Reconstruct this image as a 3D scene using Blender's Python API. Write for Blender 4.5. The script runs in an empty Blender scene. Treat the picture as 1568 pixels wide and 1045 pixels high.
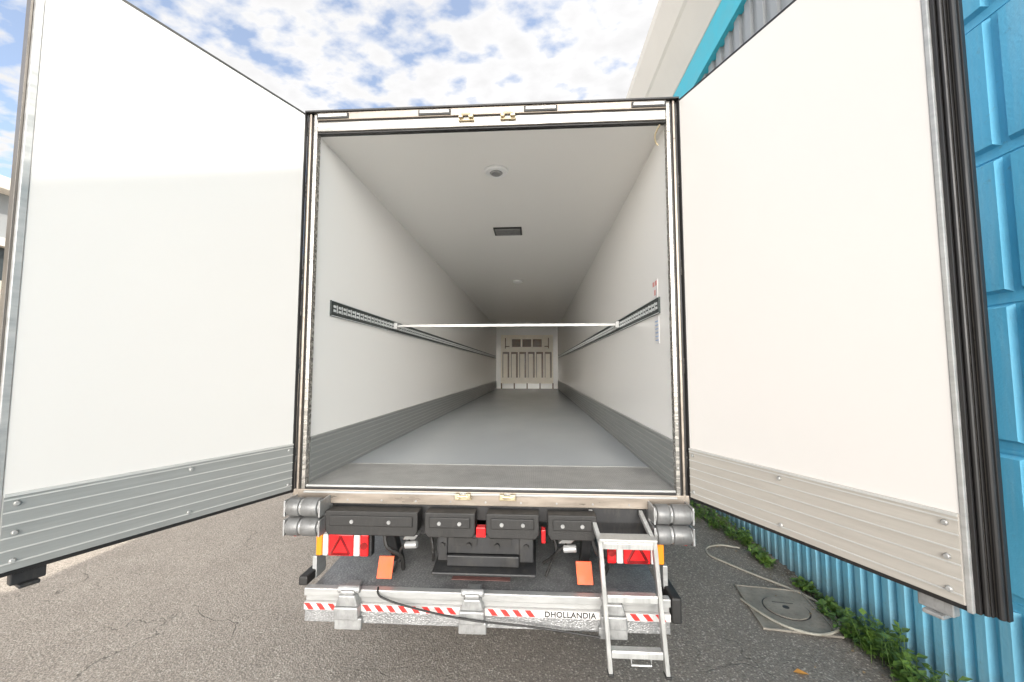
import bpy, bmesh, math, random
from mathutils import Vector, Matrix
random.seed(7)
scene = bpy.context.scene
scene.view_settings.view_transform = 'Standard'
scene.view_settings.look = 'None'
scene.view_settings.exposure = 0

# ------------------------------------------------------------------ materials
def newmat(name):
    m = bpy.data.materials.new(name); m.use_nodes = True
    nt = m.node_tree
    return m, nt, nt.nodes['Principled BSDF']

def mathn(nt, op, a, b=None, clamp=False):
    n = nt.nodes.new('ShaderNodeMath'); n.operation = op; n.use_clamp = clamp
    for i, v in enumerate((a, b)):
        if v is None: continue
        if isinstance(v, (int, float)): n.inputs[i].default_value = v
        else: nt.links.new(v, n.inputs[i])
    return n.outputs[0]

def mix(nt, fac, a, b, mode='MIX'):
    n = nt.nodes.new('ShaderNodeMix'); n.data_type = 'RGBA'; n.blend_type = mode
    s = n.inputs[0]
    if isinstance(fac, (int, float)): s.default_value = fac
    else: nt.links.new(fac, s)
    for s, v in ((n.inputs[6], a), (n.inputs[7], b)):
        if isinstance(v, tuple): s.default_value = (*v[:3], 1)
        else: nt.links.new(v, s)
    return n.outputs[2]

def noise(nt, vec, scale, detail=4, rough=.55):
    n = nt.nodes.new('ShaderNodeTexNoise')
    n.inputs['Scale'].default_value = scale; n.inputs['Detail'].default_value = detail
    n.inputs['Roughness'].default_value = rough
    nt.links.new(vec, n.inputs['Vector']); return n.outputs['Fac']

def mapped(nt, sc=(1, 1, 1)):
    tc = nt.nodes.new('ShaderNodeTexCoord'); mp = nt.nodes.new('ShaderNodeMapping')
    mp.inputs['Scale'].default_value = sc
    nt.links.new(tc.outputs['Object'], mp.inputs['Vector']); return mp.outputs['Vector']

def rng(nt, v, a, b, c=0., d=1.):
    n = nt.nodes.new('ShaderNodeMapRange'); n.clamp = True
    for i, x in zip((1, 2, 3, 4), (a, b, c, d)): n.inputs[i].default_value = x
    nt.links.new(v, n.inputs[0]); return n.outputs[0]

def bump(nt, bs, h, strength=.3, dist=.01):
    n = nt.nodes.new('ShaderNodeBump'); n.inputs['Strength'].default_value = strength
    n.inputs['Distance'].default_value = dist
    nt.links.new(h, n.inputs['Height']); nt.links.new(n.outputs[0], bs.inputs['Normal'])

def mat(name, col, rough=.5, metal=0, var=.1, sc=(4, 4, 4), bumps=0, bscale=80, dirt=0, dirtcol=(.12, .1, .08), rvar=.1):
    m, nt, bs = newmat(name)
    v = mapped(nt, sc)
    n = noise(nt, v, 1.0, 3, .6)
    c = mix(nt, rng(nt, n, .3, .7), tuple(x * (1 - var) for x in col), tuple(min(1, x * (1 + var)) for x in col))
    if dirt:
        n2 = noise(nt, mapped(nt, (sc[0] * 2.3, sc[1] * 2.3, sc[2] * .7)), 1.7, 6, .7)
        c = mix(nt, rng(nt, n2, .5, .75, 0, dirt), c, dirtcol)
    nt.links.new(c, bs.inputs['Base Color'])
    if rvar:
        nt.links.new(rng(nt, n, .3, .7, max(.02, rough - rvar), rough + rvar), bs.inputs['Roughness'])
    else: bs.inputs['Roughness'].default_value = rough
    bs.inputs['Metallic'].default_value = metal
    if bumps:
        bump(nt, bs, noise(nt, mapped(nt), bscale, 2), bumps, .004)
    return m

M = {}
M['white'] = mat('white_gelcoat', (.905, .885, .85), .22, 0, .004, (.4, .4, .4), rvar=0)
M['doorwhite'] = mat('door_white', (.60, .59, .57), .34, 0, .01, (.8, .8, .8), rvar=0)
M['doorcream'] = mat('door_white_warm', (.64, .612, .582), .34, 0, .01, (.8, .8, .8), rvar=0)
M['outwhite'] = mat('outer_white', (.78, .78, .77), .35, 0, .04)
M['alu'] = mat('aluminium', (.40, .40, .39), .40, .4, .12, (3, 3, 30), .05, 60, .25, (.16, .14, .12))
M['alukick'] = mat('aluminium_kick', (.31, .32, .31), .45, .35, .06, (2, 2, 60), 0, 60, .12)
M['aluline'] = mat('aluminium_ridge', (.55, .55, .53), .4, .3, .05)
M['kickcream'] = mat('aluminium_kick_clear', (.46, .43, .385), .45, .25, .05, (2, 2, 60), 0, 60, .1)
M['steel'] = mat('stainless', (.38, .36, .33), .26, .65, .2, (2.5, 30, 30), .04, 40, .35, (.12, .095, .075))
M['bronze'] = mat('weathered_profile', (.15, .135, .12), .35, .5, .08, (8, 8, 8))
M['seal'] = mat('door_seal', (.014, .013, .013), .45, 0, .08, (5, 5, 5))
M['beam'] = mat('header_profile', (.32, .275, .23), .36, .5, .15, (3, 20, 20), .1, 60, .3, (.12, .1, .08))
M['rubber'] = mat('black_rubber', (.016, .015, .014), .6, 0, .3, (12, 12, 12), .3, 120, .35, (.05, .045, .04))
M['blacksteel'] = mat('black_steel', (.02, .02, .021), .5, .1, .3, (6, 6, 6), .1, 60, .5, (.075, .067, .055))
M['galv'] = mat('galvanised', (.33, .33, .325), .42, .4, .2, (14, 14, 14), .15, 60, .45, (.13, .12, .1))
M['roller'] = mat('roller_grey', (.17, .17, .168), .42, .3, .15, (10, 10, 10), .15, 90, .55, (.07, .065, .055))
M['rail'] = mat('rail_dark', (.05, .06, .057), .45, .3, .15, (10, 3, 10))
M['raillight'] = mat('rail_light', (.60, .62, .61), .45, .1, .1)
M['red'] = mat('red_lens', (.60, .018, .02), .18, 0, .1)
M['redtape'] = mat('red_tape', (.58, .035, .03), .4, 0, .1, (20, 20, 20), 0, 0, .2)
M['whitetape'] = mat('white_tape', (.56, .54, .52), .4, 0, .05, (20, 20, 20), 0, 0, .4, (.25, .23, .2))
M['lensw'] = mat('clear_lens', (.55, .54, .52), .12, 0, .08, (40, 40, 40))
M['orange'] = mat('orange_flag', (.72, .085, .01), .5, 0, .12, (20, 20, 20), .1, 60, .25)
M['amber'] = mat('amber_lens', (.75, .26, .02), .2, 0, .1)
M['darkred'] = mat('dark_red_lens', (.20, .012, .012), .15, 0, .3, (20, 20, 20))
M['patchred'] = mat('dull_red_patch', (.24, .12, .11), .45, .1, .2, (20, 20, 20), 0, 0, .3)
M['brass'] = mat('brass_zinc', (.50, .42, .28), .38, .6, .2, (20, 20, 20), 0, 0, .3)
M['beige'] = mat('bulkhead_beige', (.90, .83, .70), .4, 0, .05)
M['brown'] = mat('dark_brown_gap', (.14, .085, .045), .4, 0, .3)
M['sign'] = mat('label_paper', (.66, .64, .63), .5, 0, .03)
M['signred'] = mat('label_red', (.6, .25, .23), .5, 0, .03)
M['signblue'] = mat('label_blue', (.30, .42, .62), .5, 0, .03)
M['concrete'] = mat('concrete', (.25, .225, .19), .85, 0, .2, (7, 7, 7), .5, 90, .5, (.08, .07, .055))
M['concrete2'] = mat('precast', (.68, .64, .58), .8, 0, .04, (.5, .5, .5), .1, 30, .12, (.45, .41, .36))
M['cream'] = mat('cream_render', (.55, .50, .42), .85, 0, .07, (.5, .5, .5), .1, 20, .3, (.3, .26, .2))
M['greycorr'] = mat('grey_sheet', (.34, .35, .355), .5, .2, .1, (.6, .6, .3))
M['cyan'] = mat('cyan_fascia', (.05, .46, .58), .45, 0, .06)
M['glass'] = mat('dark_glass', (.05, .06, .065), .1, 0, .2)
M['hose'] = mat('hose_grey', (.32, .30, .25), .6, 0, .15, (20, 20, 20))
M['tyre'] = mat('tyre', (.02, .02, .02), .8, 0, .2, (20, 20, 20), .3)
M['leafdead'] = mat('dead_leaf', (.55, .25, .05), .6, 0, .2)
M['litter'] = mat('dry_litter', (.20, .14, .075), .8, 0, .5, (15, 15, 15))
M['ladder'] = mat('ladder_alu', (.46, .46, .445), .38, .4, .1, (20, 20, 6), .05, 60, .45, (.18, .16, .13))

def mk_blue(name, col):
    m, nt, bs = newmat(name)
    n = noise(nt, mapped(nt, (1, 2.2, .8)), 1.3, 5, .6)
    st = noise(nt, mapped(nt, (1, 9, .7)), 1.2, 5, .65)
    sp = noise(nt, mapped(nt), 14, 5, .7)
    c = mix(nt, rng(nt, n, .3, .7), tuple(x * .88 for x in col), tuple(min(1, x * 1.12 + .02) for x in col))
    c = mix(nt, rng(nt, st, .48, .78, 0, .45), c, (.38, .58, .66))
    c = mix(nt, rng(nt, sp, .62, .75, 0, .5), c, (.14, .25, .30))
    # rain splash dirt near the ground
    sx = nt.nodes.new('ShaderNodeSeparateXYZ'); nt.links.new(mapped(nt), sx.inputs[0])
    low = mathn(nt, 'ADD', sx.outputs[2], mathn(nt, 'MULTIPLY', sp, -.35))
    c = mix(nt, rng(nt, low, -.15, .16, .6, 0), c, (.16, .17, .15))
    nt.links.new(c, bs.inputs['Base Color']); bs.inputs['Roughness'].default_value = .6
    bump(nt, bs, noise(nt, mapped(nt), 55, 4), .35, .006)
    return m
M['blue'] = mk_blue('blue_painted_wall', (.10, .44, .64))
M['bluelow'] = mk_blue('blue_painted_plinth', (.16, .46, .62))

def mk_checker(name, col, scale=38, metal=.4):
    m, nt, bs = newmat(name)
    tc = nt.nodes.new('ShaderNodeTexCoord'); mp = nt.nodes.new('ShaderNodeMapping')
    mp.inputs['Rotation'].default_value = (0, 0, math.radians(45))
    nt.links.new(tc.outputs['Object'], mp.inputs[0])
    br = nt.nodes.new('ShaderNodeTexBrick'); br.inputs['Scale'].default_value = scale
    br.inputs['Mortar Size'].default_value = .05; br.inputs['Color1'].default_value = (1, 1, 1, 1)
    br.inputs['Color2'].default_value = (1, 1, 1, 1); br.inputs['Mortar'].default_value = (0, 0, 0, 1)
    br.inputs['Mortar Smooth'].default_value = .6
    nt.links.new(mp.outputs[0], br.inputs[0])
    n = noise(nt, mapped(nt), 5, 6, .6)
    c = mix(nt, rng(nt, n, .3, .7), tuple(x * .8 for x in col), tuple(x * 1.15 for x in col))
    c2 = mix(nt, .65, c, (.1, .1, .1))
    c = mix(nt, br.outputs['Color'], c2, c)
    nt.links.new(c, bs.inputs['Base Color'])
    bs.inputs['Metallic'].default_value = metal; bs.inputs['Roughness'].default_value = .36
    bump(nt, bs, br.outputs['Color'], .8, .004)
    return m
M['checker'] = mk_checker('checker_plate', (.54, .53, .51), 26)

def mk_plat():
    m, nt, bs = newmat('platform_aluminium')
    vo = nt.nodes.new('ShaderNodeTexVoronoi'); vo.inputs['Scale'].default_value = 70
    nt.links.new(mapped(nt, (1, 1, 2)), vo.inputs['Vector'])
    n = noise(nt, mapped(nt), 9, 6, .65)
    c = mix(nt, rng(nt, n, .35, .7), (.48, .48, .475), (.27, .27, .265))
    c = mix(nt, rng(nt, vo.outputs['Distance'], .1, .5, 0, .6), c, (.17, .17, .17))
    nt.links.new(c, bs.inputs['Base Color']); bs.inputs['Metallic'].default_value = .4
    bs.inputs['Roughness'].default_value = .38
    bump(nt, bs, vo.outputs['Distance'], .6, .004); return m
M['plat'] = mk_plat()

def mk_floor():
    m, nt, bs = newmat('trailer_floor_grey')
    n = noise(nt, mapped(nt, (1, .5, 1)), 1.2, 3, .55)
    f = noise(nt, mapped(nt), 160, 2)
    c = mix(nt, rng(nt, n, .3, .7), (.385, .405, .42), (.43, .45, .46))
    c = mix(nt, rng(nt, f, .5, .75, 0, .3), c, (.28, .29, .295))
    nt.links.new(c, bs.inputs['Base Color'])
    bs.inputs['Roughness'].default_value = .25
    return m
M['floor'] = mk_floor()

def mk_asphalt():
    m, nt, bs = newmat('asphalt')
    v = mapped(nt)
    big = noise(nt, v, .45, 4, .6); mid = noise(nt, v, 3.0, 6, .65); fine = noise(nt, v, 55, 4, .7)
    vo = nt.nodes.new('ShaderNodeTexVoronoi'); vo.inputs['Scale'].default_value = 85
    nt.links.new(v, vo.inputs['Vector'])
    c = mix(nt, rng(nt, big, .3, .7), (.32, .28, .237), (.39, .345, .295))
    c = mix(nt, rng(nt, mid, .35, .7, 0, .5), c, (.25, .218, .186))
    c = mix(nt, rng(nt, fine, .5, .72, 0, .65), c, (.14, .124, .108))
    # older, darker repair on the warehouse side
    sx = nt.nodes.new('ShaderNodeSeparateXYZ'); nt.links.new(v, sx.inputs[0])
    edge = mathn(nt, 'ADD', sx.outputs[0], mathn(nt, 'MULTIPLY', mid, .5))
    c = mix(nt, rng(nt, edge, -1.0, .6, 0, .5), c, (.12, .105, .092))
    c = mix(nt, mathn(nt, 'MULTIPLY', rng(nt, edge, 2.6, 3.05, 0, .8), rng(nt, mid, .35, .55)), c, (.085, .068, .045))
    wn = nt.nodes.new('ShaderNodeTexWhiteNoise'); nt.links.new(vo.outputs['Position'], wn.inputs['Vector'])
    c = mix(nt, rng(nt, wn.outputs['Value'], .8, .95, 0, .6), c, (.52, .475, .415))
    c = mix(nt, rng(nt, vo.outputs['Distance'], .45, .75, 0, .5), c, (.10, .088, .076))
    dn = nt.nodes.new('ShaderNodeTexNoise'); dn.inputs['Scale'].default_value = 2.5; dn.inputs['Detail'].default_value = 5
    nt.links.new(v, dn.inputs['Vector'])
    va = nt.nodes.new('ShaderNodeVectorMath'); va.operation = 'SCALE'; va.inputs['Scale'].default_value = .5
    nt.links.new(dn.outputs['Color'], va.inputs[0])
    vb = nt.nodes.new('ShaderNodeVectorMath'); vb.operation = 'ADD'
    nt.links.new(v, vb.inputs[0]); nt.links.new(va.outputs[0], vb.inputs[1])
    cr = nt.nodes.new('ShaderNodeTexVoronoi'); cr.feature = 'DISTANCE_TO_EDGE'; cr.inputs['Scale'].default_value = .75
    nt.links.new(vb.outputs[0], cr.inputs['Vector'])
    crack = mathn(nt, 'MULTIPLY', rng(nt, cr.outputs['Distance'], .001, .006, 1, 0), rng(nt, noise(nt, v, .9, 2), .48, .62))
    c = mix(nt, mathn(nt, 'MULTIPLY', crack, .6), c, (.06, .053, .046))
    nt.links.new(c, bs.inputs['Base Color']); bs.inputs['Roughness'].default_value = .85
    h = mathn(nt, 'SUBTRACT', mathn(nt, 'ADD', fine, mathn(nt, 'MULTIPLY', vo.outputs['Distance'], .7)), mathn(nt, 'MULTIPLY', crack, 1.0))
    bump(nt, bs, h, .6, .010); return m
M['asphalt'] = mk_asphalt()

def mk_leaf():
    m, nt, bs = newmat('weed_leaf')
    n = noise(nt, mapped(nt), 9, 3)
    c = mix(nt, rng(nt, n, .35, .65), (.035, .08, .015), (.13, .22, .035))
    nt.links.new(c, bs.inputs['Base Color']); bs.inputs['Roughness'].default_value = .5
    return m
M['leaf'] = mk_leaf()

# ------------------------------------------------------------------ mesh builder
class B:
    def __init__(s, T=None): s.v = []; s.f = []; s.T = T
    def add(s, pts, faces):
        o = len(s.v)
        for p in pts:
            s.v.append(s.T(p) if s.T else tuple(p))
        for f in faces: s.f.append([o + i for i in f])
    def hexa(s, p): s.add(p, [(0, 1, 2, 3), (4, 7, 6, 5), (0, 4, 5, 1), (1, 5, 6, 2), (2, 6, 7, 3), (3, 7, 4, 0)])
    def box(s, x0, x1, y0, y1, z0, z1):
        s.hexa([(x0, y0, z0), (x1, y0, z0), (x1, y1, z0), (x0, y1, z0), (x0, y0, z1), (x1, y0, z1), (x1, y1, z1), (x0, y1, z1)]); return s
    def prism(s, poly, y0, y1):
        n = len(poly)
        s.add([(x, y0, z) for x, z in poly] + [(x, y1, z) for x, z in poly],
              [tuple(range(n)), tuple(range(2 * n - 1, n - 1, -1))] + [(i, (i + 1) % n, n + (i + 1) % n, n + i) for i in range(n)]); return s
    def cyl(s, a, b, r, n=20, r2=None):
        a = Vector(a); b = Vector(b); d = (b - a).normalized(); r2 = r if r2 is None else r2
        u = d.orthogonal().normalized(); w = d.cross(u)
        P = []
        for c, rr in ((a, r), (b, r2)):
            for i in range(n):
                t = 2 * math.pi * i / n; P.append(tuple(c + u * math.cos(t) * rr + w * math.sin(t) * rr))
        s.add(P, [tuple(range(n)), tuple(range(n, 2 * n))] + [(i, (i + 1) % n, n + (i + 1) % n, n + i) for i in range(n)]); return s
    def tube(s, pts, r, n=8):
        pts = [Vector(p) for p in pts]; P = []; m = len(pts)
        for k, p in enumerate(pts):
            d = (pts[min(k + 1, m - 1)] - pts[max(k - 1, 0)]).normalized()
            ref = Vector((0, 0, 1)) if abs(d.z) < .9 else Vector((1, 0, 0))
            u = d.cross(ref).normalized(); w = d.cross(u)
            for i in range(n):
                t = 2 * math.pi * i / n; P.append(tuple(p + u * math.cos(t) * r + w * math.sin(t) * r))
        F = [tuple(range(n)), tuple(range((m - 1) * n, m * n))]
        for k in range(m - 1):
            for i in range(n):
                F.append((k * n + i, k * n + (i + 1) % n, (k + 1) * n + (i + 1) % n, (k + 1) * n + i))
        s.add(P, F); return s
    def build(s, name, m, parent=None, bevel=0, smooth=False, recalc=True):
        me = bpy.data.meshes.new(name); me.from_pydata(s.v, [], s.f); me.update()
        if recalc:
            bm = bmesh.new(); bm.from_mesh(me); bmesh.ops.recalc_face_normals(bm, faces=bm.faces); bm.to_mesh(me); bm.free()
        o = bpy.data.objects.new(name, me); scene.collection.objects.link(o)
        me.materials.append(M[m]); o.parent = parent
        if bevel:
            b = o.modifiers.new('bevel', 'BEVEL'); b.width = bevel; b.segments = 2; b.limit_method = 'ANGLE'; b.angle_limit = math.radians(40)
        if smooth:
            for p in me.polygons: p.use_smooth = len(p.vertices) == 4
        return o

def empty(name, loc=(0, 0, 0)):
    e = bpy.data.objects.new(name, None); scene.collection.objects.link(e); e.empty_display_size = .3
    return e

def smoothpath(pts, n=8):
    out = []; P = [Vector(p) for p in pts]
    for i in range(len(P) - 1):
        p0 = P[max(i - 1, 0)]; p1 = P[i]; p2 = P[i + 1]; p3 = P[min(i + 2, len(P) - 1)]
        for k in range(n):
            t = k / n
            out.append(.5 * ((2 * p1) + (p2 - p0) * t + (2 * p0 - 5 * p1 + 4 * p2 - p3) * t * t + (3 * p1 - p0 - 3 * p2 + p3) * t ** 3))
    out.append(P[-1]); return out

# ------------------------------------------------------------------ ground
g = B(); g.add([(-250, -250, 0), (250, -250, 0), (250, 250, 0), (-250, 250, 0)], [(0, 1, 2, 3)])
g.build('asphalt_ground', 'asphalt', recalc=False)

# ------------------------------------------------------------------ trailer
T = empty('semi_trailer')
W = 1.235; FZ = 1.20; CZ = 3.67; TZ = 3.80; L = 13.4
b = B(); b.box(-1.30, -W, .02, L + .12, 1.05, TZ); b.box(W, 1.30, .02, L + .12, 1.05, TZ); b.build('side_walls', 'white', T)
b = B(); b.box(-W, W, .02, L, CZ, TZ - .004); b.build('roof_panel', 'white', T)
b = B(); b.box(-W, W, L, L + .12, FZ, TZ - .004); b.build('bulkhead', 'white', T)
b = B(); b.box(-W, W, .60, L, 1.08, FZ); b.build('floor', 'floor', T)
b = B(); b.box(-W, W, .0, .60, 1.08, FZ + .003); b.build('threshold_plate', 'checker', T)
b = B(); b.box(-W + .02, W - .02, .6005, .612, FZ + .001, FZ + .005); b.build('threshold_strip', 'galv', T)
# interior kick plates
b = B(); r = B()
for sgn in (-1, 1):
    x0, x1 = sorted((sgn * W, sgn * (W - .012)))
    b.box(x0, x1, .03, L - .05, FZ + .004, FZ + .30)
    for k in range(7):
        z = FZ + .025 + k * .042
        x0, x1 = sorted((sgn * (W - .012), sgn * (W - .018)))
        r.box(x0, x1, .03, L - .05, z, z + .008)
    x0, x1 = sorted((sgn * W, sgn * (W - .018)))
    r.box(x0, x1, .03, L - .05, FZ + .302, FZ + .312)
b.build('kick_plates', 'alukick', T); r.build('kick_plate_ridges', 'alu', T)
# load rails
b = B(); r = B()
for sgn in (-1, 1):
    x0, x1 = sorted((sgn * W, sgn * (W - .014)))
    b.box(x0, x1, .25, L - .3, 2.385, 2.505)
    y = .28
    x2, x3 = sorted((sgn * (W - .0141), sgn * (W - .0165)))
    while y < L - .4:
        r.box(x2, x3, y, y + .040, 2.420, 2.438); r.box(x2, x3, y, y + .040, 2.452, 2.470)
        r.box(x2, x3, y + .052, y + .062, 2.415, 2.475)
        y += .08
    x2, x3 = sorted((sgn * (W - .0141), sgn * (W - .0175)))
    r.box(x2, x3, .25, L - .3, 2.385, 2.390); r.box(x2, x3, .25, L - .3, 2.500, 2.505)
b.build('load_rails', 'rail', T); r.build('rail_slots', 'raillight', T)
b = B(); b.box(-W + .02, W - .02, 1.60, 1.63, 2.438, 2.466)
b.box(-W + .020, -W + .06, 1.57, 1.66, 2.415, 2.485); b.box(W - .06, W - .020, 1.57, 1.66, 2.415, 2.485)
b.build('load_bar', 'alu', T, .004)
# ceiling fixtures
b = B(); b.cyl((0, .61, CZ), (0, .61, CZ - .02), .105, 40, .09); b.build('ceiling_lamp_ring', 'outwhite', T, 0, True)
b = B(); b.cyl((0, .61, CZ - .02), (0, .61, CZ - .032), .055, 32, .04); b.build('ceiling_lamp_lens', 'galv', T, 0, True)
b = B(); b.cyl((0, 4.9, CZ), (0, 4.9, CZ - .03), .1, 32, .09); b.build('ceiling_lamp_rear', 'outwhite', T, 0, True)
b = B(); b.box(-.17, .17, 1.97, 2.22, CZ - .02, CZ); b.build('roof_vent_frame', 'blacksteel', T, .004)
b = B()
for i in range(7): b.box(-.15, .15, 1.985 + i * .033, 2.0 + i * .033, CZ - .028, CZ - .02)
b.build('roof_vent_slats', 'galv', T)
# far bulkhead grille
b = B(); d = B(); y1 = L
b.box(-1.04, 1.04, y1 - .10, y1 - .004, 1.40, 3.33)
for i in range(7):
    x = -1.04 + i * (2.08 - .06) / 6
    b.box(x, x + .06, y1 - .15, y1 - .10, 1.62, 2.72)
b.box(-1.04, 1.04, y1 - .16, y1 - .10, 1.55, 1.62); b.box(-1.04, 1.04, y1 - .16, y1 - .10, 2.68, 2.78)
b.box(-1.04, 1.04, y1 - .16, y1 - .10, 3.27, 3.33)
b.box(-1.04, -.98, y1 - .15, y1 - .10, 2.78, 3.27); b.box(.98, 1.04, y1 - .15, y1 - .10, 2.78, 3.27)
for i in range(6):
    x = -1.04 + .06 + i * (2.08 - .06) / 6
    d.box(x + .21, x + .276, y1 - .108, y1 - .10, 1.64, 2.66)
    d.box(x + .005, x + .03, y1 - .108, y1 - .10, 1.64, 2.66)
    d.box(x + .031, x + .209, y1 - .106, y1 - .10, 2.58, 2.66)
for i in range(3):
    d.box(-.60 + i * .42, -.25 + i * .42, y1 - .108, y1 - .10, 2.86, 3.17)
d.box(-.86, -.70, y1 - .108, y1 - .10, 2.86, 2.90); d.box(.70, .86, y1 - .108, y1 - .10, 2.86, 2.90)
d.box(-.88, -.84, y1 - .108, y1 - .10, 2.80, 3.22); d.box(.84, .88, y1 - .108, y1 - .10, 2.80, 3.22)
for i in range(5):
    x = -1.04 + i * .51
    d.box(x, x + .05, y1 - .14, y1 - .10, 1.2, 1.42)
b.build('bulkhead_grille', 'beige', T); d.build('bulkhead_openings', 'brown', T)
# wall labels
b = B(); b.box(W - .003, W, .30, .42, 2.515, 2.65); b.box(W - .003, W, .29, .38, 2.17, 2.37); b.build('wall_labels', 'sign', T)
b = B(); b.box(W - .005, W - .003, .31, .35, 2.605, 2.64); b.box(W - .005, W - .003, .37, .41, 2.605, 2.64)
b.box(W - .005, W - .003, .345, .375, 2.535, 2.575)
b.build('label_red_marks', 'signred', T)
b = B()
for i in range(6): b.box(W - .005, W - .003, .30, .37, 2.19 + i * .028, 2.198 + i * .028)
b.build('label_blue_lines', 'signblue', T)

# rear portal frame
for sgn in (-1, 1):
    def seg(a0, a1, y0, m, nm):
        x0, x1 = sorted((sgn * a0, sgn * a1)); bb = B(); bb.box(x0, x1, y0, .019, 1.10, TZ - .002); bb.build(nm, m, T, .002)
    seg(1.220, 1.244, -.030, 'steel', 'portal_post')
    seg(1.2445, 1.260, -.018, 'seal', 'portal_seal')
    seg(1.2605, 1.274, -.036, 'beam', 'portal_post_outer')
    seg(1.2745, 1.298, -.020, 'seal', 'portal_seal_outer')
b = B()
for sgn in (-1, 1):
    for k in range(9):
        z = 1.35 + k * .28; b.cyl((sgn * 1.232, -.030, z), (sgn * 1.232, -.035, z), .006, 8)
b.build('portal_rivets', 'galv', T)
b = B(); b.box(-1.217, 1.217, -.034, .019, 3.668, 3.735); b.build('header_lower', 'steel', T, .004)
b = B(); b.box(-1.217, 1.217, -.020, .019, 3.658, 3.6675); b.box(-1.217, 1.217, -.030, .019, 3.7355, 3.744)
b.box(-1.30, 1.30, -.055, .10, 3.801, 3.812)
b.build('header_seals', 'seal', T)
b = B(); b.box(-1.217, 1.217, -.044, .019, 3.7445, 3.7995); b.build('header_upper', 'beam', T, .004)
b = B(); bb = B()
for x in (-1.10, -.37, .37, 1.10):
    b.box(x - .115, x + .115, -.052, -.045, 3.750, 3.790); bb.box(x - .103, x + .103, -.058, -.052, 3.760, 3.782)
b.build('marker_lamp_frames', 'seal', T, .003); bb.build('marker_lamp_lenses', 'lensw', T, .003)
b = B()
for x in (-.145, .145):
    for z0 in (3.70, 1.13):
        b.box(x - .055, x + .055, -.052, -.034, z0, z0 + .018)
        b.box(x - .05, x - .022, -.075, -.034, z0 + .01, z0 + .045)
        b.box(x + .018, x + .05, -.075, -.034, z0 + .01, z0 + .045)
        b.cyl((x - .035, -.07, z0 + .03), (x + .035, -.07, z0 + .03), .009, 10)
b.build('lock_keepers', 'brass', T, .003)
b = B(); b.tube(smoothpath([(1.18, -.02, 3.64), (1.16, .02, 3.60), (1.17, .05, 3.56), (1.19, .06, 3.54)]), .006); b.build('door_hook', 'brass', T)
# sill
b = B(); b.box(-1.30, 1.30, -.034, .0, 1.09, 1.178); b.build('rear_sill', 'beam', T, .005)
b = B(); b.box(-1.217, 1.217, -.030, -.001, 1.1785, 1.192); b.build('sill_seal', 'seal', T, .003)
b = B(); b.box(-1.217, 1.217, -.024, -.001, 1.1925, 1.206); b.build('sill_threshold', 'alu', T, .002)
b = B(); b.box(-1.217, 1.217, -.05, -.0345, 1.16, 1.172); b.build('sill_lip', 'alu', T, .002)
b = B()
x = -1.15
while x < 1.2:
    b.cyl((x, -.034, 1.115), (x, -.039, 1.115), .006, 8); x += .23
b.build('sill_rivets', 'galv', T)
b = B(); b.box(-1.28, 1.28, .0005, .15, .99, 1.078); b.build('rear_crossmember', 'blacksteel', T)

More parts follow.
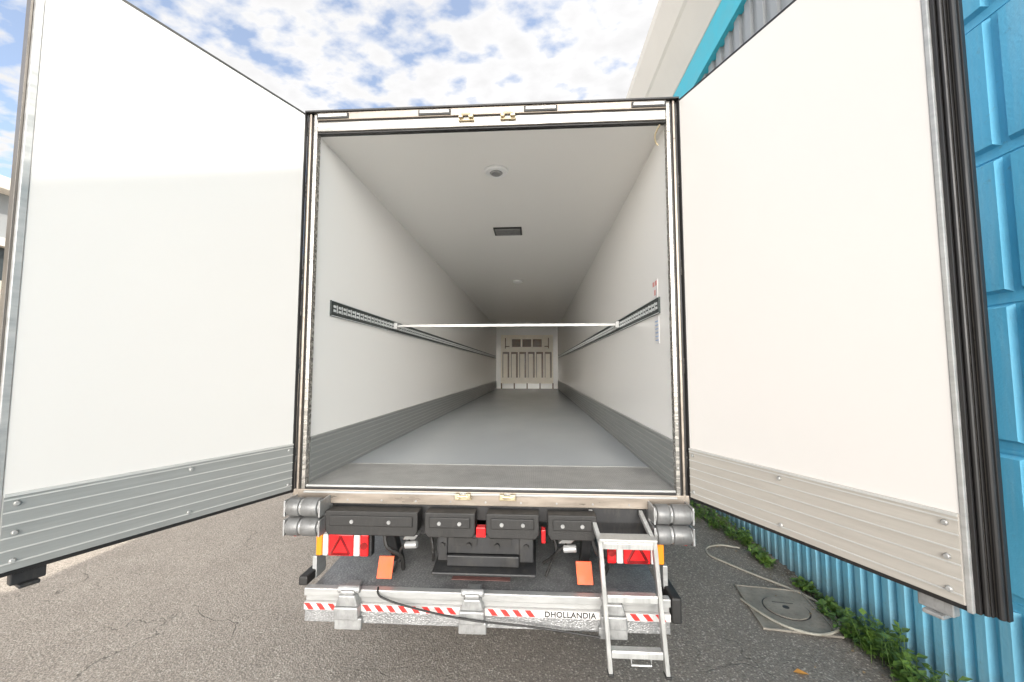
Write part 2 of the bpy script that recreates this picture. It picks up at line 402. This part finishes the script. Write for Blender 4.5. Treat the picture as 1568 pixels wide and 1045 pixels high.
# doors
DZ0, DZ1 = 1.155, 3.805
def door(sgn, tag):
    hx = 1.292 * sgn; ang = math.radians(66.8)
    s = Vector((sgn * math.cos(ang), -math.sin(ang), 0)); n = Vector((sgn * math.sin(ang), math.cos(ang), 0)); o = Vector((hx, -.02, 0))
    def Tf(p): return tuple(o + s * p[0] + n * p[1] + Vector((0, 0, p[2])))
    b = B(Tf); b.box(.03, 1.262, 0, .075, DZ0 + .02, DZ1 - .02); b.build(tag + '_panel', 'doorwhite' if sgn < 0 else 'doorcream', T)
    b = B(Tf); b.box(.03, 1.262, .0755, .08, DZ0 + .02, DZ1 - .02); b.build(tag + '_outer_skin', 'outwhite', T)
    b = B(Tf)
    b.box(.008, .0295, -.004, .07, DZ0, DZ1); b.box(.03, 1.262, .004, .07, DZ0, DZ0 + .0195); b.box(.03, 1.262, .004, .07, DZ1 - .0195, DZ1)
    b.build(tag + '_seal', 'seal', T, .003)
    b = B(Tf); b.box(1.2625, 1.288 if sgn < 0 else 1.279, -.003, .075, DZ0, DZ1); b.build(tag + '_edge_profile', 'alu', T, .003)
    if sgn > 0:
        b = B(Tf); b.box(1.2795, 1.292, .010, .075, DZ0 + .002, DZ1 - .002)
        b.cyl((1.300, .026, DZ0 + .002), (1.300, .026, DZ1 - .002), .0075, 10)
        b.box(1.3065, 1.312, .032, .082, DZ0, DZ1)
        b.cyl((1.326, .048, DZ0), (1.326, .048, DZ1), .010, 12)
        b.box(1.3205, 1.340, .056, .082, DZ0 - .004, DZ1 + .004)
        b.build(tag + '_edge_seal', 'seal', T, .002)
        b = B(Tf); b.box(1.2925, 1.306, .032, .08, DZ0, DZ1); b.box(1.3125, 1.320, .046, .082, DZ0, DZ1)
        b.build(tag + '_edge_trim', 'bronze', T, .002)
    else:
        b = B(Tf); b.box(1.2885, 1.298, .02, .075, DZ0 + .002, DZ1 - .002); b.build(tag + '_edge_trim', 'bronze', T, .002)
    # kick plate
    b = B(Tf); b.box(.032, 1.260, -.008, -.0005, DZ0 + .022, DZ0 + .325); b.build(tag + '_kick_plate', 'alukick' if sgn < 0 else 'kickcream', T)
    b = B(Tf)
    for k in range(6):
        z = DZ0 + .05 + k * .05; b.box(.032, 1.26, -.0115, -.0085, z, z + .005)
    b.box(.032, 1.26, -.013, -.0085, DZ0 + .315, DZ0 + .325)
    b.build(tag + '_kick_ridges', 'aluline', T)
    b = B(Tf)
    for ss in (.06, .62, 1.225):
        for z in (DZ0 + .285, DZ0 + .06) + ((DZ0 + .17,) if ss > 1 else ()):
            b.cyl((ss, -.009, z), (ss, -.017, z), .011, 14, .007)
    b.build(tag + '_rivets', 'alu', T, 0, True)
    b = B(Tf)
    for z in (1.35, 1.95, 2.6, 3.2, 3.65):
        b.box(-.006, .0075, .0, .05, z, z + .10)
    b.build(tag + '_hinges', 'steel', T, .002)
    b = B(Tf); b.box(1.12, 1.22, .02, .06, DZ0 - .05, DZ0 - .002); b.box(1.14, 1.20, .0, .08, DZ0 - .065, DZ0 - .05)
    b.build(tag + '_lock_foot', 'galv' if sgn > 0 else 'blacksteel', T, .004)
    b = B(Tf); b.cyl((.95, .105, 1.2), (.95, .105, 3.78), .016, 12)
    for z in (1.3, 1.9, 2.6, 3.3): b.box(.92, .98, .0805, .12, z, z + .07)
    b.build(tag + '_lock_bar', 'galv', T, 0)
door(-1, 'left_door'); door(1, 'right_door')

# corner rollers
b = B(); e = B()
for sgn in (-1, 1):
    xa, xb = sorted((sgn * 1.035, sgn * 1.275))
    for z in (1.095, .975):
        b.cyl((xa + .02, -.125, z), (xa + .10, -.125, z), .058, 28)
        b.cyl((xa + .115, -.125, z), (xb - .02, -.125, z), .058, 28)
        e.cyl((xa + .1, -.125, z), (xa + .115, -.125, z), .05, 20)
        e.cyl((xa + .012, -.125, z), (xa + .02, -.125, z), .045, 20); e.cyl((xb - .02, -.125, z), (xb - .012, -.125, z), .045, 20)
        e.box(xa, xa + .012, -.17, -.035, z - .05, z + .05); e.box(xb - .012, xb, -.17, -.035, z - .05, z + .05)
b.build('corner_rollers', 'roller', T, .008, True); e.build('roller_brackets', 'galv', T, .003)
b = B()
for sgn in (-1, 1):
    xa, xb = sorted((sgn * 1.035, sgn * 1.275)); b.box(xa, xb, -.05, .0, .90, 1.085)
b.build('roller_backplates', 'galv', T, .003)
# bumper blocks
b = B(); h = B()
for xa, xb in ((-1.02, -.42), (-.375, -.055), (.015, .345), (.40, .70)):
    b.prism([(xa, 1.075), (xb, 1.075), (xb, .955), (xb - .02, .925), (xa + .02, .925), (xa, .955)], -.13, -.03)
    b.box(xa + .03, xb - .03, -.142, -.13, .985, 1.05)
    for t in (.3, .7):
        x = xa + (xb - xa) * t; h.cyl((x, -.142, 1.015), (x, -.149, 1.015), .012, 12)
b.build('rubber_bumpers', 'rubber', T, .006); h.build('bumper_bolts', 'galv', T)
b = B(); b.box(-.05, .01, -.115, -.06, .925, .985); b.box(.36, .385, -.12, -.06, .90, .98); b.build('small_red_reflectors', 'red', T, .004)
# tail lamps
for sgn in (-1, 1):
    def X(a, c): return sorted((sgn * a, sgn * c))
    b = B(); a, c = X(.765, 1.145); b.box(a, c, .0, .06, .735, .895); b.build('lamp_housing', 'blacksteel', T, .008)
    for (p, q, m, nm) in ((.78, .835, 'red', 'stop_lens'), (.838, .880, 'lensw', 'reverse_lens'), (.883, 1.05, 'red', 'tail_lens'), (1.053, 1.09, 'lensw', 'clear_lens'), (1.093, 1.135, 'amber', 'indicator_lens')):
        b = B(); a, c = X(p, q); b.box(a, c, -.022, .0, .745, .885); b.build(nm, m, T, .008)
    b = B(); a, c = X(.905, 1.03); mx = (a + c) / 2
    for k in range(3):
        pts = [(a, .760), (c, .760), (mx, .872)]; p, q = pts[k], pts[(k + 1) % 3]
        b.tube([(p[0], -.023, p[1]), (q[0], -.023, q[1])], .009, 4)
    b.build('triangle_reflector', 'darkred', T)
    b = B(); a, c = X(.79, .825); b.cyl(((a + c) / 2, -.022, .815), ((a + c) / 2, -.027, .815), .024, 24); b.build('fog_lens', 'darkred', T)
# side marker stubs
b = B()
for sgn in (-1, 1):
    b.cyl((sgn * 1.15, -.03, .93), (sgn * 1.25, -.05, .91), .018, 12)
b.build('outline_marker_stalks', 'rubber', T)
b = B()
for sgn in (-1, 1): b.cyl((sgn * 1.235, -.05, .905), (sgn * 1.265, -.055, .90), .02, 16)
b.build('outline_marker_lamps', 'red', T)
# chassis
b = B()
for x in (-.55, .55): b.box(x - .06, x + .06, .3, 12.5, .82, 1.045)
for y in (.16, 2.3, 4.4, 7.5, 11): b.box(-1.2, 1.2, y, y + .08, .94, 1.045)
b.box(-1.28, 1.28, .16, 13.3, 1.05, 1.076)
b.box(-1.1, -.42, .05, .15, .87, .985); b.box(.42, 1.1, .05, .15, .87, .985)
b.build('chassis', 'blacksteel', T)
# centre ram box
b = B(); b.box(-.31, .31, -.06, .28, .80, .92); b.hexa([(-.325, -.14, .70), (.325, -.14, .70), (.325, .25, .735), (-.325, .25, .735), (-.325, -.14, .718), (.325, -.14, .718), (.325, .25, .80), (-.325, .25, .80)])
b.box(-.30, -.24, -.075, -.06, .76, .92); b.box(.22, .31, -.075, -.06, .76, .92)
b.box(-.24, .22, -.09, -.06, .735, .80)
b.build('lift_box', 'blacksteel', T, .006)
b = B()
for x in (-.27, -.1, .08, .265): b.cyl((x, -.075, .86), (x, -.092, .86), .016, 10)
b.box(-.2, -.05, -.068, -.0605, .85, .90); b.box(.03, .17, -.068, -.0605, .85, .90)
b.build('lift_box_bolts', 'rubber', T)
# lift arms, levers
b = B()
for x in (-.50, .52):
    b.hexa([(x - .05, -.02, .86), (x + .03, -.02, .86), (x + .03, .05, .86), (x - .05, .05, .86), (x - .02, -.04, .90), (x + .06, -.04, .90), (x + .06, .05, .90), (x - .02, .05, .90)])
    b.cyl((x - .02, -.05, .84), (x + .06, -.06, .85), .022, 14)
b.build('lift_levers', 'alu', T, .004)
b = B()
for x in (-.50, .52):
    b.tube(smoothpath([(x, -.03, .86), (x - .06, -.01, .80), (x - .09, .04, .72), (x - .13, .05, .62)]), .009)
for x in (-.68, .68):
    b.tube(smoothpath([(x, .0, .93), (x + .03, -.03, .82), (x + .11, .02, .74), (x + .10, .1, .62)]), .014)
    b.tube(smoothpath([(x * .6, .1, .93), (x * .6 + .05, .02, .80), (x * .55, .1, .68)]), .01)
b.build('hydraulic_hoses', 'rubber', T)
b = B()
for x in (-.66, .66):
    b.hexa([(x - .03, .2, .62), (x + .03, .2, .62), (x + .03, .28, .62), (x - .03, .28, .62), (x - .03 , .02, .90), (x + .03, .02, .90), (x + .03, .09, .92), (x - .03, .09, .92)])
b.build('lift_arms', 'blacksteel', T, .005)

# tail lift platform
PY = -.11
b = B(); b.hexa([(-1.09, PY, .575), (1.09, PY, .575), (1.13, .95, .60), (-1.13, .95, .60), (-1.09, PY, .60), (1.09, PY, .60), (1.13, .95, .62), (-1.13, .95, .62)])
b.build('lift_platform', 'plat', T)
b = B(); b.box(-1.125, 1.125, PY - .05, PY - .001, .565, .612)
b.box(-1.12, 1.12, PY - .035, PY, .53, .5645); b.build('platform_front_beam', 'alu', T, .005)
b = B(); b.box(-1.12, 1.12, PY - .045, PY - .002, .41, .486); b.build('platform_lower_beam', 'plat', T, .004)
b = B(); b.box(-1.12, 1.12, PY - .055, PY - .002, .4865, .529); b.build('warning_tape_base', 'whitetape', T)
b = B(); x = -1.10
segs = [(-1.12, -.90), (-.75, -.14), (.03, .33), (.88, 1.12)]
for a, c in segs:
    x = a
    while x < c - .05:
        y = PY - .0565; z0, z1 = .489, .5265
        b.hexa([(x + .03, y, z0), (x + .065, y, z0), (x + .035, y, z1), (x, y, z1), (x + .03, y + .0013, z0), (x + .065, y + .0013, z0), (x + .035, y + .0013, z1), (x, y + .0013, z1)])
        x += .075
b.build('warning_tape_stripes', 'redtape', T)
b = B()
for x in (-.83, -.06, .78):
    b.box(x - .075, x + .075, PY - .11, PY + .02, .46, .535)
    b.prism([(x - .07, .535), (x + .07, .535), (x + .05, .60), (x - .05, .60)], PY - .10, PY + .02)
    b.box(x - .045, x + .045, PY - .095, PY + .04, .60, .625)
    b.cyl((x - .07, PY - .06, .62), (x + .07, PY - .06, .62), .022, 16)
    b.box(x - .085, x + .085, PY - .075, PY - .047, .385, .455)
b.build('platform_hinge_blocks', 'galv', T, .008)
fc = bpy.data.curves.new('maker_lettering', 'FONT'); fc.body = 'DHOLLANDIA'; fc.size = .046; fc.extrude = .0008; fc.space_character = 1.06; fc.offset = .0008
fo = bpy.data.objects.new('maker_lettering', fc); scene.collection.objects.link(fo); fo.parent = T
fo.location = (.375, PY - .0565, .492); fo.rotation_euler = (math.radians(90), 0, 0); fc.materials.append(M['rubber'])
b = B(); b.tube(smoothpath([(-.66, PY - .03, .62), (-.62, PY - .075, .585), (-.40, PY - .085, .53), (-.06, PY - .125, .50), (.3, PY - .085, .45), (.70, PY - .10, .415)]), .006); b.build('platform_cable', 'rubber', T)
b = B()
for x in (-.655, .635):
    b.hexa([(x - .05, -.06, .63), (x + .05, -.06, .63), (x + .05, -.055, .63), (x - .05, -.055, .63), (x - .055, .0, .745), (x + .045, .0, .745), (x + .045, .006, .745), (x - .055, .006, .745)])
b.build('warning_flags', 'orange', T, .002)
b = B(); b.box(-.22, .16, -.03, .11, .6225, .6245); b.build('platform_red_patch', 'patchred', T)  # flat dull-red rectangle on the platform top
b = B(); b.box(1.13, 1.19, -.16, .1, .47, .62); b.box(-1.19, -1.13, -.12, .12, .60, .66); b.build('platform_end_stops', 'rubber', T, .012)
b = B()
for s in (-1, 1): b.box(s * 1.14 - .015, s * 1.14 + .015, -.02, .1, .60, .74)
b.build('lamp_brackets', 'alu', T, .004)

# ladder
Ld = B()
def bar(p, q, wx, wy):
    p = Vector(p); q = Vector(q)
    Ld.hexa([(p.x - wx, p.y - wy, p.z), (p.x + wx, p.y - wy, p.z), (p.x + wx, p.y + wy, p.z), (p.x - wx, p.y + wy, p.z),
             (q.x - wx, q.y - wy, q.z), (q.x + wx, q.y - wy, q.z), (q.x + wx, q.y + wy, q.z), (q.x - wx, q.y + wy, q.z)])
bar((.743, -.27, .27), (.70, -.245, .985), .012, .022); bar((1.06, -.27, .27), (1.01, -.245, .985), .012, .022)
Ld.hexa([(.688, -.27, .955), (.712, -.27, .955), (.688, -.02, 1.05), (.664, -.02, 1.05), (.688, -.27, .985), (.712, -.27, .985), (.688, -.02, 1.08), (.664, -.02, 1.08)])
Ld.hexa([(.998, -.27, .955), (1.022, -.27, .955), (1.004, -.02, 1.05), (.98, -.02, 1.05), (.998, -.27, .985), (1.022, -.27, .985), (1.004, -.02, 1.08), (.98, -.02, 1.08)])
for z, xx, yy in ((.95, .0, -.246), (.66, .018, -.256), (.365, .037, -.266)):
    Ld.box(.714 + xx, .999 + xx, yy - .022, yy + .035, z - .012, z + .022)
    Ld.box(.714 + xx, .999 + xx, yy - .0225, yy - .01, z + .0225, z + .03)
Ld.box(.69, 1.02, -.285, -.19, .9855, 1.0)
Ld.build('ladder', 'ladder', T, .003)
b = B(); b.tube([(.86, -.28, .355), (.86, -.285, .32), (.97, -.285, .32), (.97, -.28, .355)], .006); b.build('ladder_handle', 'alu', T)
b = B(); b.box(.728, .760, -.297, -.243, .255, .2695); b.box(1.045, 1.077, -.297, -.243, .255, .2695); b.build('ladder_feet', 'rubber', T, .003)

# axles, wheels, landing legs
b = B(); rim = B(); ax = B()
for y in (3.3, 4.6, 5.9):
    ax.cyl((-1.0, y, .5), (1.0, y, .5), .07, 16)
    for s in (-1, 1):
        b.cyl((s * .86, y, .5), (s * .90, y, .5), .46, 40, .5); b.cyl((s * .90, y, .5), (s * 1.19, y, .5), .5, 40); b.cyl((s * 1.19, y, .5), (s * 1.23, y, .5), .5, 40, .46)
        rim.cyl((s * 1.2, y, .5), (s * 1.236, y, .5), .29, 32, .27); rim.cyl((s * 1.236, y, .5), (s * 1.26, y, .5), .12, 20)
        ax.box(s * .55 - .05, s * .55 + .05, y - .35, y + .1, .55, .83)
b.build('tyres', 'tyre', T, 0); rim.build('wheel_rims', 'alu', T); ax.build('axles', 'blacksteel', T)
b = B()
for s in (-1, 1): b.box(s * .8 - .06, s * .8 + .06, 10.5, 10.62, .03, 1.05); b.box(s * .8 - .14, s * .8 + .14, 10.4, 10.72, 0.003, .03)
b.build('landing_legs', 'blacksteel', T)

# ------------------------------------------------------------------ blue warehouse (right)
Wh = empty('blue_warehouse'); WX = 2.86; Y0, Y1 = -4.6, 34
b = B(); b.box(WX, WX + 8, Y0, Y1, 0, 5.3); b.build('wall_base', 'blue', Wh)
b = B(); z0 = .74
for r_ in range(6):
    zz = z0 + r_ * .803; y = Y0
    while y < Y1 - .5:
        w = .43; a0, a1, c0, c1 = y + .015, y + w, zz + .045, zz + .782; i = .016; xo = WX - .030
        b.add([(WX, a0, c0), (WX, a1, c0), (WX, a1, c1), (WX, a0, c1), (xo, a0 + i, c0 + i), (xo, a1 - i, c0 + i), (xo, a1 - i, c1 - i), (xo, a0 + i, c1 - i)],
              [(4, 5, 6, 7), (0, 1, 5, 4), (1, 2, 6, 5), (2, 3, 7, 6), (3, 0, 4, 7)])
        y += .46
b.build('embossed_panels', 'blue', Wh)
b = B(); 
for r_ in range(7):
    zz = z0 + r_ * .803 - .012; b.box(WX - .006, WX, Y0, Y1, zz, zz + .018)
b.build('course_joints', 'blue', Wh)
b = B(); y = Y0
while y < Y1 - .2:
    b.add([(WX, y, 0), (WX - .035, y + .02, 0), (WX - .035, y + .075, 0), (WX, y + .095, 0), (WX, y, .70), (WX - .035, y + .02, .70), (WX - .035, y + .075, .70), (WX, y + .095, .70)],
          [(0, 1, 5, 4), (1, 2, 6, 5), (2, 3, 7, 6), (4, 5, 6, 7)])
    y += .125
b.build('ribbed_plinth', 'bluelow', Wh)
b = B(); b.box(WX + .05, WX + 8, Y0, Y1, 5.3, 6.38); y = Y0
while y < Y1 - .2:
    b.box(WX + .01, WX + .05, y, y + .12, 5.3, 6.38); y += .25
b.build('grey_sheet_band', 'greycorr', Wh)
b = B(); b.box(WX - .05, WX + 8, Y0, Y1, 6.38, 6.85); b.build('cyan_fascia', 'cyan', Wh)
b = B(); b.prism([(2.37, 7.82), (2.37, 8.02), (2.5, 8.05), (11, 8.6), (11, 6.852), (WX - .06, 6.852), (2.56, 7.32), (2.52, 7.36)], Y0 - .3, Y1 + .3)
b.build('eaves_gutter_beam', 'concrete2', Wh, .01)
b = B(); b.box(WX - .10, WX - .04, 8.2, 8.6, 5.0, 6.84); b.cyl((WX - .1, 12, .1), (WX - .1, 12, 6.9), .06, 14); b.build('wall_pier', 'concrete2', Wh)

# ------------------------------------------------------------------ left building
Lb = empty('cream_warehouse')
b = B(); b.box(-24, -12.5, -6, 45, 0, 4.1); b.build('walls', 'cream', Lb)
b = B(); b.box(-24, -12.52, -6, 45, 4.1, 4.9); b.build('window_band', 'glass', Lb)
b = B()
for i in range(25): b.box(-12.52, -12.44, -5.5 + i * 2, -5.3 + i * 2, 4.1, 4.9)
b.box(-24, -12.3, -6.1, 45.1, 4.9, 5.1); b.build('window_mullions', 'concrete2', Lb)
b = B(); b.box(-24, -12.5, -6, 45, 5.1, 6.2); b.build('upper_wall', 'greycorr', Lb)
b = B(); b.box(-24.2, -12.1, -6.2, 45.2, 6.2, 6.5); b.build('roof_fascia', 'concrete2', Lb, .02)

# ------------------------------------------------------------------ small ground things
D = empty('drain_cover')
a = math.radians(-8)
def rot(p): 
    x, y = p[0], p[1]; return (2.36 + x * math.cos(a) - y * math.sin(a), .88 + x * math.sin(a) + y * math.cos(a), p[2])
b = B(rot); b.box(-.25, .25, -.3, .3, .004, .012); b.build('drain_slab', 'concrete', D, .003)
b = B(rot)
for q in ((-.27, -.25, -.32, .32), (.25, .27, -.32, .32), (-.25, .25, -.32, -.3), (-.25, .25, .3, .32)): b.box(*q, .004, .02)
b.build('drain_frame', 'concrete', D, .003)
b = B(rot); b.cyl((.02, 0, .012), (.02, 0, .022), .16, 40); b.build('drain_lid', 'concrete', D, .003)
b = B(rot)
for k in range(40):
    t0 = 2 * math.pi * k / 40; t1 = 2 * math.pi * (k + 1) / 40
    b.add([(.02 + r_ * math.cos(t), r_ * math.sin(t), .0145) for r_, t in ((.162, t0), (.162, t1), (.170, t1), (.170, t0))], [(0, 1, 2, 3)])
b.cyl((.02, 0, .022), (.02, 0, .024), .025, 20); b.box(-.06, .1, .06, .066, .0221, .024); b.build('drain_lid_gap', 'blacksteel', D)
b = B(); b.tube(smoothpath([(2.56, 1.99, .02), (2.38, 2.06, .015), (2.20, 1.98, .012), (2.17, 1.80, .012), (2.28, 1.62, .012), (2.42, 1.42, .012), (2.58, 1.22, .012), (2.70, 1.0, .012), (2.70, .80, .014), (2.60, .60, .03), (2.40, .53, .026), (2.22, .62, .026), (2.12, .78, .03), (2.08, 1.0, .012)]), .0095); b.build('garden_hose', 'hose', None)
b = B(); b.add([(2.0, .17, .006), (2.03, .13, .02), (2.09, .15, .008), (2.04, .19, .016)], [(0, 1, 2, 3)]); b.build('fallen_leaf', 'leafdead', None)
b = B(); rr = random.Random(21)
for k in range(420):
    x = 2.80 - abs(rr.gauss(0, .22)); y = rr.uniform(-1.5, 7); q = rr.uniform(.004, .014); t = rr.uniform(0, 3.14)
    if x < 1.9 or x > 2.81: continue
    zb = .024 if (2.05 < x < 2.66 and .5 < y < 1.25) else .002
    ct, st_ = math.cos(t) * q, math.sin(t) * q * .6
    b.add([(x - ct, y - st_, zb), (x + st_, y - ct, zb + .001), (x + ct, y + st_, zb + .002), (x - st_, y + ct, zb + rr.uniform(.002, .008))], [(0, 1, 2, 3)])
b.build('ground_litter', 'litter', None, recalc=False)

def weeds(name, spots, n, hmax, seed):
    rr = random.Random(seed); b = B()
    for k in range(n):
        sx, sy, sr, sh = rr.choice(spots)
        bx = min(sx + rr.gauss(0, sr * .45), 2.80); by = sy + rr.gauss(0, sr); h = hmax * sh * rr.uniform(.25, 1)
        lean = Vector((rr.uniform(-.5, .15), rr.uniform(-.45, .45), 1)).normalized()
        base = Vector((bx, by, 0)); top = base + lean * h
        b.tube([base, (base + top) / 2 + Vector((0, 0, .01)), top], .0018, 4)
        for j in range(rr.randint(4, 9)):
            t = rr.uniform(.25, 1.0); p = base + lean * h * t
            az = rr.uniform(0, 6.283); el = rr.uniform(-.35, .7); ln = rr.uniform(.025, .07); w = ln * rr.uniform(.3, .48)
            dr = Vector((math.cos(az) * math.cos(el), math.sin(az) * math.cos(el), math.sin(el)))
            sd = dr.cross(Vector((0, 0, 1))).normalized(); up = sd.cross(dr)
            q = [p, p + dr * ln * .45 + sd * w + up * w * .3, p + dr * ln, p + dr * ln * .45 - sd * w + up * w * .3, p + dr * ln * .5]
            if any(v.x > 2.82 for v in q): continue
            b.add([tuple(v) for v in q], [(0, 1, 4), (1, 2, 4), (2, 3, 4), (3, 0, 4)])
    b.build(name, 'leaf', None, recalc=False)
weeds('weed_plant', [(2.70, 2.2, .12, .6), (2.62, 2.6, .15, .8), (2.5, 3.0, .2, 1), (2.55, 3.6, .3, 1), (2.66, 1.75, .08, .5)], 170, .26, 3)
weeds('weed_plant', [(2.70, .32, .10, 1), (2.68, .05, .10, 1), (2.66, .5, .08, .7), (2.76, .85, .08, .3), (2.76, 1.2, .06, .25)], 150, .28, 5)

# ------------------------------------------------------------------ camera
cam = bpy.data.cameras.new('camera'); co = bpy.data.objects.new('camera', cam); scene.collection.objects.link(co)
co.location = (.325, -2.69, 1.98); co.rotation_euler = (math.radians(94.0), 0, math.radians(3.3))
cam.sensor_width = 36; cam.lens = 14.07; cam.clip_start = .05; cam.clip_end = 2000
scene.camera = co

# ------------------------------------------------------------------ light
sd = Vector((.8, -.2, 1.0)).normalized()
sun = bpy.data.lights.new('sun', 'SUN'); sun.energy = 5; sun.angle = math.radians(.8); sun.color = (1, .95, .87)
so = bpy.data.objects.new('sun', sun); scene.collection.objects.link(so)
so.rotation_euler = sd.to_track_quat('Z', 'Y').to_euler(); so.location = sd * 30

w = bpy.data.worlds.new('World'); scene.world = w; w.use_nodes = True; nt = w.node_tree
bg = nt.nodes['Background']; sky = nt.nodes.new('ShaderNodeTexSky'); sky.sky_type = 'NISHITA'; sky.sun_disc = False
sky.sun_elevation = math.asin(sd.z); sky.sun_rotation = math.atan2(sd.x, sd.y)
sky.air_density = 1; sky.dust_density = .6; sky.ozone_density = 1.2
tc = nt.nodes.new('ShaderNodeTexCoord'); sp = nt.nodes.new('ShaderNodeSeparateXYZ'); nt.links.new(tc.outputs['Generated'], sp.inputs[0])
zc = mathn(nt, 'ADD', mathn(nt, 'MAXIMUM', sp.outputs[2], .0), .12)
cx = mathn(nt, 'DIVIDE', sp.outputs[0], zc); cy = mathn(nt, 'DIVIDE', sp.outputs[1], zc)
cb = nt.nodes.new('ShaderNodeCombineXYZ'); nt.links.new(cx, cb.inputs[0]); nt.links.new(cy, cb.inputs[1])
mp = nt.nodes.new('ShaderNodeMapping'); mp.inputs['Rotation'].default_value = (0, 0, math.radians(25)); mp.inputs['Scale'].default_value = (1, 1.3, 1)
nt.links.new(cb.outputs[0], mp.inputs[0])
n1 = noise(nt, mp.outputs[0], 9, 7, .5)
n2 = noise(nt, mp.outputs[0], 1.6, 2, .5)
f = mathn(nt, 'ADD', mathn(nt, 'MULTIPLY', n1, .72), mathn(nt, 'MULTIPLY', n2, .42))
f = mathn(nt, 'ADD', f, rng(nt, cx, -1.1, .5, -.03, .14))
rear_fill = rng(nt, sp.outputs[1], -.72, -.97)   # unseen bright sky patch added at camera's back to light the trailer interior
high = rng(nt, sp.outputs[2], .78, .97)
mask = mathn(nt, 'MAXIMUM', rng(nt, f, .50, .62), mathn(nt, 'MAXIMUM', rear_fill, high))
shade = rng(nt, n1, .45, .72, 1.0, .86)
amp = mathn(nt, 'ADD', 1.0, mathn(nt, 'ADD', mathn(nt, 'MULTIPLY', rear_fill, 17.0), mathn(nt, 'MULTIPLY', high, .8)))
cc = nt.nodes.new('ShaderNodeVectorMath'); cc.operation = 'SCALE'; nt.links.new(mix(nt, rear_fill, (6.9, 6.87, 6.9), (7.4, 7.1, 6.65)), cc.inputs[0])
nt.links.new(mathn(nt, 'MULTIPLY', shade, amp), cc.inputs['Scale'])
sb = nt.nodes.new('ShaderNodeVectorMath'); sb.operation = 'SCALE'; sb.inputs['Scale'].default_value = 1.8; nt.links.new(sky.outputs[0], sb.inputs[0])
hz = mix(nt, .2, sb.outputs[0], (7, 7, 7))
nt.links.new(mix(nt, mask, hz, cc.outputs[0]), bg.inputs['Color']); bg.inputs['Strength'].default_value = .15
